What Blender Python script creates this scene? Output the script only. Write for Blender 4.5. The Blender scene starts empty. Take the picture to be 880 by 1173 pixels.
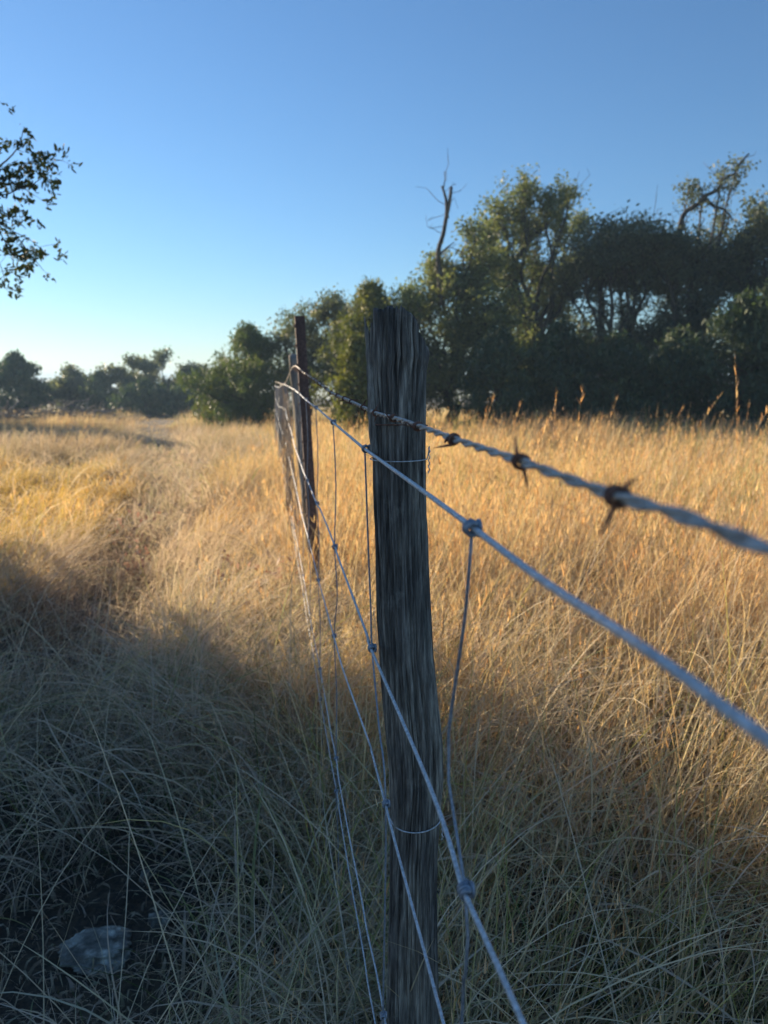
import bpy, math, random
import numpy as np
from mathutils import Vector, noise as mn

random.seed(11)
RNG = np.random.default_rng(5)
R = math.radians
C = bpy.context.scene.collection

# ------------------------------------------------------------------ camera facts
H = 1.2                      # eye height (m)
F = 847.0                    # focal length in units of an 880 x 1173 frame
PITCH = R(10.0)
CP, SP = math.cos(PITCH), math.sin(PITCH)
FAZ = R(8.8)                 # heading of the fence, left of straight ahead
FD = np.array([-math.sin(FAZ), math.cos(FAZ)])
FN = np.array([math.cos(FAZ), math.sin(FAZ)])
L = 0.115                    # the fence passes this far to the right of the eye
SUN_AZ, SUN_EL = R(-49), R(16)
SUND = np.array([math.sin(SUN_AZ) * math.cos(SUN_EL), math.cos(SUN_AZ) * math.cos(SUN_EL), math.sin(SUN_EL)])


def ray(px, py):
    dx, v = px - 440.0, 586.5 - py
    return np.array([dx, F * CP + v * SP, v * CP - F * SP])


def at(px, py, Y):
    r = ray(px, py)
    return Vector((r[0] / r[1] * Y, Y, H + r[2] / r[1] * Y))


def on_fence(px, py, lat=L):
    """(t, z) of a sight line where it meets the upright plane of the fence"""
    r = ray(px, py)
    s = lat / (r[0] * FN[0] + r[1] * FN[1])
    return s * (r[0] * FD[0] + r[1] * FD[1]), H + s * r[2]


def fence_pt(t, z, lat=L):
    return Vector((lat * FN[0] + t * FD[0], lat * FN[1] + t * FD[1], z))


def z_at(t, py, lat=L):
    y = lat * FN[1] + t * FD[1]
    v = 586.5 - py
    return H + y * (v * CP - F * SP) / (F * CP + v * SP)


# ------------------------------------------------------------------ smooth numpy noise
class VN:
    def __init__(self, seed, n=64):
        self.g = np.random.default_rng(seed).random((n, n)); self.n = n

    def __call__(self, x, y, f=1.0):
        x = np.asarray(x, float) * f + 1000; y = np.asarray(y, float) * f + 1000
        xi = np.floor(x).astype(int); yi = np.floor(y).astype(int)
        fx = x - xi; fy = y - yi
        fx = fx * fx * (3 - 2 * fx); fy = fy * fy * (3 - 2 * fy)
        g, n = self.g, self.n
        a = g[xi % n, yi % n]; b = g[(xi + 1) % n, yi % n]
        c = g[xi % n, (yi + 1) % n]; d = g[(xi + 1) % n, (yi + 1) % n]
        return (a * (1 - fx) + b * fx) * (1 - fy) + (c * (1 - fx) + d * fx) * fy


n1, n2, n3, n4 = VN(1), VN(2), VN(3), VN(4)


def sstep(a, b, x):
    t = np.clip((np.asarray(x, float) - a) / (b - a), 0, 1)
    return t * t * (3 - 2 * t)


def tz(x, y):
    """height of the ground"""
    x = np.asarray(x, float); y = np.asarray(y, float)
    z = 0.07 * (n1(x, y, .45) - .5) + 0.035 * (n2(x, y, 1.7) - .5)
    z = z - .075 * np.exp(-((x - path_x(y)) / (.20 + .01 * np.clip(y, 0, 20))) ** 2) * sstep(2.2, 3.6, y) * sstep(24, 16, y)
    z = z - 0.022 * np.maximum(0, y - 13) + 0.0002 * np.maximum(0, y - 13) ** 2 * (y < 68) + (y >= 68) * .605
    return z


def tzf(x, y):
    return float(tz(x, y))


def path_x(y):
    return np.interp(y, [1.2, 2.7, 5.0, 8.4, 12.4, 20, 40], [-.75, -1.3, -1.72, -2.4, -3.6, -6.2, -12])


# ------------------------------------------------------------------ mesh helpers
def mesh_np(name, V, Fq, mat, tint=None, smooth=False, nper=4):
    me = bpy.data.meshes.new(name)
    V = np.asarray(V, np.float32); Fq = np.asarray(Fq, np.int32)
    me.vertices.add(len(V)); me.vertices.foreach_set('co', V.ravel())
    nf = len(Fq)
    me.loops.add(nf * nper); me.loops.foreach_set('vertex_index', Fq.ravel())
    me.polygons.add(nf); me.polygons.foreach_set('loop_start', np.arange(0, nf * nper, nper, dtype=np.int32))
    if smooth:
        me.polygons.foreach_set('use_smooth', np.ones(nf, bool))
    me.update(calc_edges=True)
    if tint is not None:
        a = me.attributes.new('tint', 'FLOAT_COLOR', 'POINT')
        a.data.foreach_set('color', np.asarray(tint, np.float32).ravel())
    me.materials.append(mat)
    o = bpy.data.objects.new(name, me); C.objects.link(o)
    return o


class MB:
    """collects tubes and sheets and links them as one mesh"""
    def __init__(s):
        s.v = []; s.f = []

    def tube(s, pts, rad, sides=8, caps=True):
        P = [Vector(p) for p in pts]; n = len(P)
        if not hasattr(rad, '__len__'):
            rad = [rad] * n
        b = len(s.v)
        t0 = (P[1] - P[0]).normalized()
        up = Vector((0, 0, 1)) if abs(t0.z) < .9 else Vector((1, 0, 0))
        u = t0.cross(up).normalized()
        for i in range(n):
            t = (P[min(i + 1, n - 1)] - P[max(i - 1, 0)])
            t = t.normalized() if t.length > 1e-9 else t0
            u = (u - t * u.dot(t))
            u = u.normalized() if u.length > 1e-6 else t.orthogonal().normalized()
            w = t.cross(u)
            for k in range(sides):
                a = 2 * math.pi * k / sides
                s.v.append(P[i] + (u * math.cos(a) + w * math.sin(a)) * rad[i])
        for i in range(n - 1):
            for k in range(sides):
                k2 = (k + 1) % sides
                s.f.append((b + i * sides + k, b + i * sides + k2, b + (i + 1) * sides + k2, b + (i + 1) * sides + k))
        if caps:
            s.f.append(tuple(b + k for k in reversed(range(sides))))
            s.f.append(tuple(b + (n - 1) * sides + k for k in range(sides)))
        return s

    def build(s, name, mat, parent=None, smooth=True):
        me = bpy.data.meshes.new(name)
        me.from_pydata([tuple(p) for p in s.v], [], s.f)
        me.materials.append(mat)
        if smooth:
            me.polygons.foreach_set('use_smooth', [True] * len(me.polygons))
        me.update()
        o = bpy.data.objects.new(name, me); C.objects.link(o)
        if parent is not None:
            adopt(o, parent)
        return o


def adopt(o, p):
    o.parent = p
    m = p
    off = Vector((0, 0, 0))
    while m is not None:
        off += m.location; m = m.parent
    o.location = o.location - off


def tag(o, label=None, cat=None, group=None, kind=None):
    if label: o['label'] = label
    if cat: o['category'] = cat
    if group: o['group'] = group
    if kind: o['kind'] = kind
    return o


def thing(name, label, cat, loc, group=None):
    o = bpy.data.objects.new(name, None); C.objects.link(o)
    o.location = loc; o.empty_display_size = .1
    return tag(o, label, cat, group)


def catmull(P, step):
    P = [Vector(p) for p in P]
    out = []
    for i in range(len(P) - 1):
        p0 = P[max(i - 1, 0)]; p1 = P[i]; p2 = P[i + 1]; p3 = P[min(i + 2, len(P) - 1)]
        n = max(1, int((p2 - p1).length / step))
        for k in range(n):
            t = k / n
            out.append(.5 * ((2 * p1) + (p2 - p0) * t + (2 * p0 - 5 * p1 + 4 * p2 - p3) * t * t + (3 * p1 - p0 - 3 * p2 + p3) * t ** 3))
    out.append(P[-1])
    return out


# ------------------------------------------------------------------ materials
class NT:
    def __init__(s, name):
        s.m = bpy.data.materials.new(name); s.m.use_nodes = True
        s.t = s.m.node_tree; s.t.nodes.clear()
        s.out = s.n('ShaderNodeOutputMaterial')

    def n(s, kind, **kw):
        nd = s.t.nodes.new(kind)
        for k, v in kw.items():
            if k.startswith('i_'):
                nd.inputs[k[2:].replace('_', ' ')].default_value = v
            else:
                setattr(nd, k, v)
        return nd

    def l(s, a, b):
        s.t.links.new(a, b)

    def ramp(s, fac, stops, interp='LINEAR'):
        r = s.n('ShaderNodeValToRGB'); r.color_ramp.interpolation = interp
        e = r.color_ramp.elements
        while len(e) < len(stops): e.new(.5)
        for i, (p, c) in enumerate(stops):
            e[i].position = p; e[i].color = (*c, 1)
        s.l(fac, r.inputs[0]); return r.outputs[0]

    def mix(s, fac, a, b, mode='MIX'):
        m = s.n('ShaderNodeMix', data_type='RGBA', blend_type=mode)
        for inp, v in ((m.inputs[0], fac), (m.inputs[6], a), (m.inputs[7], b)):
            if isinstance(v, (int, float)): inp.default_value = v
            elif isinstance(v, tuple): inp.default_value = (*v, 1)
            else: s.l(v, inp)
        return m.outputs[2]


def leafy(name, stops, trans=.35, rough=.6, green_noise=None, base=None, tcol=(1.25, 1.1, .6)):
    """two sided foliage: colour by the per blade random in tint.r, dull at the root by tint.g"""
    m = NT(name)
    a = m.n('ShaderNodeAttribute', attribute_name='tint')
    sp = m.n('ShaderNodeSeparateColor'); m.l(a.outputs['Color'], sp.inputs[0])
    col = m.ramp(sp.outputs[0], stops)
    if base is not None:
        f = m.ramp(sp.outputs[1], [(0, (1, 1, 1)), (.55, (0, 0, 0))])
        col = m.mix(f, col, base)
    if green_noise is not None:
        f = m.ramp(sp.outputs[2], [(.5, (0, 0, 0)), (.75, (1, 1, 1))])
        col = m.mix(f, col, green_noise)
    p = m.n('ShaderNodeBsdfPrincipled', i_Roughness=rough)
    p.inputs['Specular IOR Level'].default_value = .25
    m.l(col, p.inputs['Base Color'])
    tr = m.n('ShaderNodeBsdfTranslucent')
    m.l(m.mix(1.0, col, tcol, 'MULTIPLY'), tr.inputs[0])
    mx = m.n('ShaderNodeMixShader'); mx.inputs[0].default_value = trans
    m.l(p.outputs[0], mx.inputs[1]); m.l(tr.outputs[0], mx.inputs[2]); m.l(mx.outputs[0], m.out.inputs[0])
    return m.m


M = {}
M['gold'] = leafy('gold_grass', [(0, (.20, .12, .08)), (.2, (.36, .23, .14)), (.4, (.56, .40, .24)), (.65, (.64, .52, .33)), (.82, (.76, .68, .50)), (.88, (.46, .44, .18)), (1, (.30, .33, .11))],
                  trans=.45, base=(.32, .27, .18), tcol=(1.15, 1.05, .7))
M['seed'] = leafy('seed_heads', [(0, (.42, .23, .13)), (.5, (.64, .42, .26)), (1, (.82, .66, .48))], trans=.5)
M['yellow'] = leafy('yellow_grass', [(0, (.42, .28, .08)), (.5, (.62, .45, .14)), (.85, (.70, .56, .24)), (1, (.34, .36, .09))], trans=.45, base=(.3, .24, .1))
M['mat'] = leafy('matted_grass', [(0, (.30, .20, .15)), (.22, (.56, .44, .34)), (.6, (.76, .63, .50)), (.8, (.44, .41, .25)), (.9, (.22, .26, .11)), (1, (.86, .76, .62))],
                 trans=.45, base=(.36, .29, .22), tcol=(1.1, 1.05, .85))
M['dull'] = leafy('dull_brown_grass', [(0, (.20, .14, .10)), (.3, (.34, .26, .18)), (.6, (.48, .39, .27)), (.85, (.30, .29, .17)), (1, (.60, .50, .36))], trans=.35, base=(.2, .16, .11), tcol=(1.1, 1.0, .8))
M['greenb'] = leafy('green_blades', [(0, (.06, .10, .03)), (.6, (.10, .15, .045)), (1, (.22, .24, .09))], trans=.35)
M['straw'] = leafy('straw', [(0, (.52, .42, .29)), (.6, (.76, .64, .46)), (1, (.50, .44, .22))], trans=.3, tcol=(1.1, 1.05, .8))
M['redleaf'] = leafy('red_leaf', [(0, (.24, .13, .10)), (.6, (.40, .26, .20)), (1, (.58, .44, .35))], trans=.3, tcol=(1.05, .9, .75))
M['oakleaf'] = leafy('oak_leaf', [(0, (.065, .085, .06)), (.6, (.11, .13, .085)), (.88, (.17, .18, .11)), (1, (.26, .25, .14))], trans=.35, rough=.5, tcol=(1.45, 1.5, .8))
M['oakyellow'] = leafy('oak_leaf_pale', [(0, (.075, .10, .05)), (.5, (.14, .165, .075)), (1, (.27, .26, .11))], trans=.38, rough=.55, tcol=(1.35, 1.45, .7))
M['juniper'] = leafy('juniper_spray', [(0, (.035, .060, .040)), (.6, (.06, .095, .052)), (1, (.12, .15, .06))], trans=.2, rough=.6, tcol=(1.4, 1.5, .6))
M['jungreen'] = leafy('juniper_green', [(0, (.05, .08, .035)), (.6, (.10, .135, .05)), (1, (.18, .20, .07))], trans=.25, rough=.6, tcol=(1.4, 1.5, .6))
M['junyellow'] = leafy('juniper_pale', [(0, (.06, .085, .025)), (.6, (.13, .15, .04)), (1, (.24, .22, .06))], trans=.25, rough=.6, tcol=(1.5, 1.5, .5))


M['oaknear'] = leafy('oak_leaf_near', [(0, (.035, .05, .022)), (.7, (.06, .08, .03)), (1, (.12, .13, .05))], trans=.12, rough=.75, tcol=(1.6, 1.6, .6))


def wood(name, dark, mid, pale, scale=1.0, bump=.5):
    m = NT(name)
    tc = m.n('ShaderNodeTexCoord')
    mp = m.n('ShaderNodeMapping'); mp.inputs['Scale'].default_value = (170 * scale, 170 * scale, 13 * scale)
    m.l(tc.outputs['Object'], mp.inputs[0])
    a = m.n('ShaderNodeTexNoise', i_Scale=1.0, i_Detail=10.0, i_Roughness=.72); m.l(mp.outputs[0], a.inputs['Vector'])
    mp2 = m.n('ShaderNodeMapping'); mp2.inputs['Scale'].default_value = (22 * scale, 22 * scale, 4 * scale)
    m.l(tc.outputs['Object'], mp2.inputs[0])
    b = m.n('ShaderNodeTexNoise', i_Scale=1.0, i_Detail=5.0); m.l(mp2.outputs[0], b.inputs['Vector'])
    c1 = m.ramp(a.outputs[0], [(.32, dark), (.5, mid), (.68, pale)])
    c2 = m.ramp(b.outputs[0], [(.35, (.45, .45, .47)), (.62, (1.15, 1.12, 1.05))])
    col = m.mix(1.0, c1, c2, 'MULTIPLY')
    li = m.n('ShaderNodeTexNoise', i_Scale=26.0 * scale, i_Detail=7.0, i_Roughness=.7); m.l(tc.outputs['Object'], li.inputs['Vector'])
    lf = m.ramp(li.outputs[0], [(.58, (0, 0, 0)), (.68, (.2, .2, .2))])
    col = m.mix(lf, col, tuple(min(.6, v * 1.15) for v in pale))
    p = m.n('ShaderNodeBsdfPrincipled', i_Roughness=.85); p.inputs['Specular IOR Level'].default_value = .25
    m.l(col, p.inputs['Base Color'])
    bp = m.n('ShaderNodeBump', i_Strength=bump, i_Distance=.002); m.l(a.outputs[0], bp.inputs['Height'])
    m.l(bp.outputs[0], p.inputs['Normal']); m.l(p.outputs[0], m.out.inputs[0])
    return m.m


M['cedar'] = wood('weathered_cedar', (.035, .030, .027), (.21, .19, .17), (.54, .50, .44), 1.0, 1.0)
M['cedar_far'] = wood('grey_cedar', (.10, .095, .09), (.24, .23, .21), (.42, .40, .36), .7, .6)
M['bark'] = wood('tree_bark', (.03, .027, .024), (.075, .065, .055), (.14, .125, .11), .25, .8)
M['deadwood'] = wood('dead_wood', (.10, .09, .085), (.22, .205, .19), (.36, .34, .32), .4, .5)


def metal(name, c1, c2, metallic, rough, scale=60, bump=.15):
    m = NT(name)
    tc = m.n('ShaderNodeTexCoord')
    a = m.n('ShaderNodeTexNoise', i_Scale=scale, i_Detail=6.0, i_Roughness=.7); m.l(tc.outputs['Object'], a.inputs['Vector'])
    rs = tuple(.55 * c1[i] + .45 * (.30, .17, .10)[i] for i in range(3))
    col = m.ramp(a.outputs[0], [(.28, rs), (.42, c1), (.62, c2)])
    p = m.n('ShaderNodeBsdfPrincipled', i_Metallic=metallic); m.l(col, p.inputs['Base Color'])
    rr = m.n('ShaderNodeMapRange'); rr.inputs[3].default_value = rough - .1; rr.inputs[4].default_value = rough + .15
    m.l(a.outputs[0], rr.inputs[0]); m.l(rr.outputs[0], p.inputs['Roughness'])
    bp = m.n('ShaderNodeBump', i_Strength=bump, i_Distance=.0006); m.l(a.outputs[0], bp.inputs['Height'])
    m.l(bp.outputs[0], p.inputs['Normal']); m.l(p.outputs[0], m.out.inputs[0])
    return m.m


M['galv'] = metal('galvanised_wire', (.42, .435, .45), (.68, .70, .72), .35, .58, 260, .3)
M['galvdull'] = metal('dull_galvanised', (.20, .23, .27), (.36, .39, .44), .4, .6, 260, .3)
M['barbwire'] = metal('barbed_strand', (.34, .31, .28), (.58, .54, .49), .3, .6, 160, .4)
M['rust'] = metal('rusted_barb', (.10, .045, .03), (.26, .13, .085), .2, .7, 300, .4)
M['tpost'] = metal('t_post_paint', (.07, .045, .04), (.17, .115, .095), .1, .75, 90, .3)


def ground_mat():
    m = NT('soil_and_litter')
    tc = m.n('ShaderNodeTexCoord')
    a = m.n('ShaderNodeTexNoise', i_Scale=3.0, i_Detail=8.0, i_Roughness=.7); m.l(tc.outputs['Object'], a.inputs['Vector'])
    b = m.n('ShaderNodeTexNoise', i_Scale=60.0, i_Detail=6.0, i_Roughness=.75); m.l(tc.outputs['Object'], b.inputs['Vector'])
    c1 = m.ramp(a.outputs[0], [(.35, (.06, .048, .036)), (.65, (.15, .12, .085))])
    c2 = m.ramp(b.outputs[0], [(.35, (.4, .4, .4)), (.7, (1.5, 1.4, 1.2))])
    col = m.mix(1.0, c1, c2, 'MULTIPLY')
    # beyond the field the sheet is straw coloured meadow
    p = m.n('ShaderNodeBsdfPrincipled', i_Roughness=.95); m.l(col, p.inputs['Base Color'])
    bp = m.n('ShaderNodeBump', i_Strength=.9, i_Distance=.02); m.l(b.outputs[0], bp.inputs['Height'])
    m.l(bp.outputs[0], p.inputs['Normal']); m.l(p.outputs[0], m.out.inputs[0])
    return m.m


M['soil'] = ground_mat()


def rock_mat():
    m = NT('lichened_limestone')
    tc = m.n('ShaderNodeTexCoord')
    a = m.n('ShaderNodeTexNoise', i_Scale=14.0, i_Detail=9.0, i_Roughness=.75); m.l(tc.outputs['Object'], a.inputs['Vector'])
    b = m.n('ShaderNodeTexVoronoi', i_Scale=38.0); m.l(tc.outputs['Object'], b.inputs['Vector'])
    c1 = m.ramp(a.outputs[0], [(.36, (.12, .11, .09)), (.50, (.34, .33, .29)), (.60, (.66, .65, .58))])
    c2 = m.ramp(b.outputs[0], [(.15, (1.3, 1.28, 1.2)), (.45, (.6, .58, .54))])
    p = m.n('ShaderNodeBsdfPrincipled', i_Roughness=.9); m.l(m.mix(1.0, c1, c2, 'MULTIPLY'), p.inputs['Base Color'])
    bp = m.n('ShaderNodeBump', i_Strength=1.0, i_Distance=.01); m.l(a.outputs[0], bp.inputs['Height'])
    m.l(bp.outputs[0], p.inputs['Normal']); m.l(p.outputs[0], m.out.inputs[0])
    return m.m


M['rock'] = rock_mat()

# ------------------------------------------------------------------ ground
def make_ground():
    xs = np.concatenate([-np.geomspace(600, 8, 26), np.arange(-7.8, 7.9, .12), np.geomspace(8, 600, 26)])
    ys = np.concatenate([-np.geomspace(600, 4, 20), np.arange(-3.8, 14, .12), np.geomspace(14.2, 900, 60)])
    X, Y = np.meshgrid(xs, ys, indexing='ij')
    Z = tz(X, Y)
    V = np.stack([X, Y, Z], -1).reshape(-1, 3)
    nx, ny = len(xs), len(ys)
    i, j = np.meshgrid(np.arange(nx - 1), np.arange(ny - 1), indexing='ij')
    a = (i * ny + j).ravel()
    Fq = np.stack([a, a + ny, a + ny + 1, a + 1], -1)
    g = mesh_np('ground', V, Fq, M['soil'], smooth=True)
    tag(g, 'dark soil and dry litter under the grass of the field', kind='structure')


make_ground()

# ------------------------------------------------------------------ grass
def centre_lines(x, y, h, az, lean, curl, segs, kink, power=1.4):
    n = len(x)
    P = np.zeros((n, segs + 1, 3)); P[:, 0, 0] = x; P[:, 0, 1] = y; P[:, 0, 2] = tz(x, y) - .005
    A = np.zeros((n, segs + 1))
    for k in range(segs):
        s = (k + .5) / segs
        th = lean + curl * s ** power
        a = az + kink * s
        st = h / segs
        P[:, k + 1, 0] = P[:, k, 0] + st * np.sin(th) * np.cos(a)
        P[:, k + 1, 1] = P[:, k, 1] + st * np.sin(th) * np.sin(a)
        P[:, k + 1, 2] = P[:, k, 2] + st * np.cos(th)
        A[:, k + 1] = a
    A[:, 0] = az
    gz = P[:, :1, 2] + .012
    P[:, 1:, 2] = np.maximum(P[:, 1:, 2], gz)
    return P, A


def ribbons(P, A, w, rnd, patch, prof=.7, twist=None):
    n, s1, _ = P.shape
    s = np.linspace(0, 1, s1)
    wid = w[:, None] * np.maximum((1 - s[None, :]) ** prof, .06) * .5
    if twist is None:
        twist = RNG.uniform(-1.2, 1.2, n)
    tw = twist[:, None] + s[None, :] * RNG.uniform(-1, 1, n)[:, None]
    D = np.stack([-np.sin(A) * np.cos(tw), np.cos(A) * np.cos(tw), np.sin(tw)], -1)
    V = np.stack([P - D * wid[..., None], P + D * wid[..., None]], 2).reshape(-1, 3)
    b = (np.arange(n)[:, None] * s1 + np.arange(s1 - 1)[None, :]).ravel() * 2
    Fq = np.stack([b, b + 1, b + 3, b + 2], -1)
    T = np.ones((n, s1, 2, 4), np.float32)
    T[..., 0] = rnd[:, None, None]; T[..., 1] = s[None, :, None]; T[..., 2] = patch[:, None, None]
    return V, Fq, T.reshape(-1, 4)


class Bag:
    def __init__(s): s.V = []; s.F = []; s.T = []; s.n = 0

    def add(s, V, Fq, T):
        s.V.append(V); s.F.append(Fq + s.n); s.T.append(T); s.n += len(V)

    def build(s, name, mat):
        return mesh_np(name, np.concatenate(s.V), np.concatenate(s.F), mat, np.concatenate(s.T))


def scatter(n, d0, d1, half=R(36), side=0):
    """points over the cone in front of the eye, ring d0..d1; side -1 left of the fence, +1 right, 0 both"""
    d = np.sqrt(RNG.uniform(d0 ** 2, d1 ** 2, n)); a = RNG.uniform(-half, half, n)
    x = d * np.sin(a); y = d * np.cos(a)
    lat = x * FN[0] + y * FN[1] - L
    if side > 0: k = lat > -.05
    elif side < 0: k = lat < .08
    else: k = np.ones(n, bool)
    return x[k], y[k]


BARE = [(-.56, 1.54, .11), (-.48, 1.85, .07), (-.60, 1.39, .09)]


def dip(x, y):
    return .18 + .82 * sstep(.14, .36, np.hypot(x + .58, (y - 1.38) * .8))


def thin(x, y, on_path=.45):
    """True where a blade may stand"""
    keep = np.ones(len(x), bool)
    pd = np.abs(x - path_x(y)) / (.12 + .008 * y)
    keep &= (pd > 1) | (RNG.random(len(x)) < on_path)
    for bx, by, br in BARE:
        rr = np.hypot(x - bx, y - by)
        keep &= (rr > br * (.8 + .5 * n3(x, y, 9))) | (RNG.random(len(x)) < .06)
    # openings between the tussocks
    gap = n2(x, y, 3.4) * .6 + n4(x + 31, y, 1.4) * .4 + .03 * RNG.normal(0, 1, len(x))
    keep &= (gap > .36) | (RNG.random(len(x)) < .12)
    # stay clear of the first post
    keep &= np.hypot(x - P1[0], y - P1[1]) > .05
    return keep


P1 = (0.018, 0.86)


def clumps(nc, per, d0, d1, side, spread, half=R(36)):
    cx, cy = scatter(nc, d0, d1, half, side)
    k = RNG.poisson(per, len(cx)) + 3
    idx = np.repeat(np.arange(len(cx)), k)
    sp = (spread * RNG.uniform(.5, 1.4, len(cx)))[idx]
    ox = RNG.normal(0, 1, len(idx)) * sp; oy = RNG.normal(0, 1, len(idx)) * sp
    return cx[idx] + ox, cy[idx] + oy, np.arctan2(oy, ox), np.hypot(ox, oy) / spread, RNG.random(len(cx))[idx]


def right_height(x, y):
    d = np.hypot(x, y)
    h = .56 + .16 * (n1(x, y, 1.1) - .5) + .14 * (n4(x, y, .35) - .3)
    h = h + .13 * sstep(.6, 2.0, x) * sstep(6, 2.2, d)
    h = h * (1 - .3 * sstep(1.9, 1.1, d))
    return h


dull = Bag(); gold = Bag(); seed = Bag(); mat = Bag(); yellow = Bag(); green = Bag(); straw = Bag()


def upright(bag, x, y, oaz, orad, crnd, hscale, wid, segs, lean0=.06, wind=(0.0, 0.0), curlmax=.5, prof=.7, hfun=right_height, seeds=0, seedlen=.022, colour=None):
    ok = thin(x, y); x, y, oaz, orad, crnd = x[ok], y[ok], oaz[ok], orad[ok], crnd[ok]
    n = len(x)
    h = hfun(x, y) * hscale * (.62 + .66 * crnd) * RNG.uniform(.6, 1.12, n)
    pd = np.abs(x - path_x(y)) / (.28 + .013 * y); h *= (.3 + .7 * sstep(.6, 1.5, pd)) * dip(x, y)
    vx = np.cos(oaz) * orad * .12 + wind[0] + RNG.normal(0, .10, n)
    vy = np.sin(oaz) * orad * .12 + wind[1] + RNG.normal(0, .10, n)
    az = np.arctan2(vy, vx); lean = lean0 + np.hypot(vx, vy)
    curl = RNG.uniform(0, curlmax, n) * (1 + RNG.random(n) * (RNG.random(n) < .25) * 3)
    P, A = centre_lines(x, y, h, az, lean, curl, segs, RNG.normal(0, .35, n))
    rnd = np.clip(crnd * .62 + RNG.random(n) * .38 + .6 * (n2(x, y, .8) - .5), 0, 1) if colour is None else colour
    V, Fq, T = ribbons(P, A, wid * RNG.uniform(.6, 1.3, n), rnd, n2(x, y, .5), prof)
    bag.add(V, Fq, T)
    if seeds:
        pick = np.where((RNG.random(n) < .4) & (h > .36))[0]
        for q in range(seeds):
            s = RNG.uniform(.62, .99, len(pick)) * segs
            k = np.minimum(s.astype(int), segs - 1); f = (s - k)[:, None]
            base = P[pick, k] * (1 - f) + P[pick, k + 1] * f
            m = len(pick)
            sa = RNG.uniform(0, 6.283, m); th = RNG.uniform(.05, .55, m); ln = seedlen * RNG.uniform(.6, 1.5, m)
            tip = base + np.stack([np.sin(th) * np.cos(sa), np.sin(th) * np.sin(sa), np.cos(th)], -1) * ln[:, None]
            PP = np.stack([base, (base + tip) / 2, tip], 1)
            AA = np.repeat(sa[:, None], 3, 1)
            V, Fq, T = ribbons(PP, AA, ln * .12, RNG.random(m), np.zeros(m), .35)
            seed.add(V, Fq, T)


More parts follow.
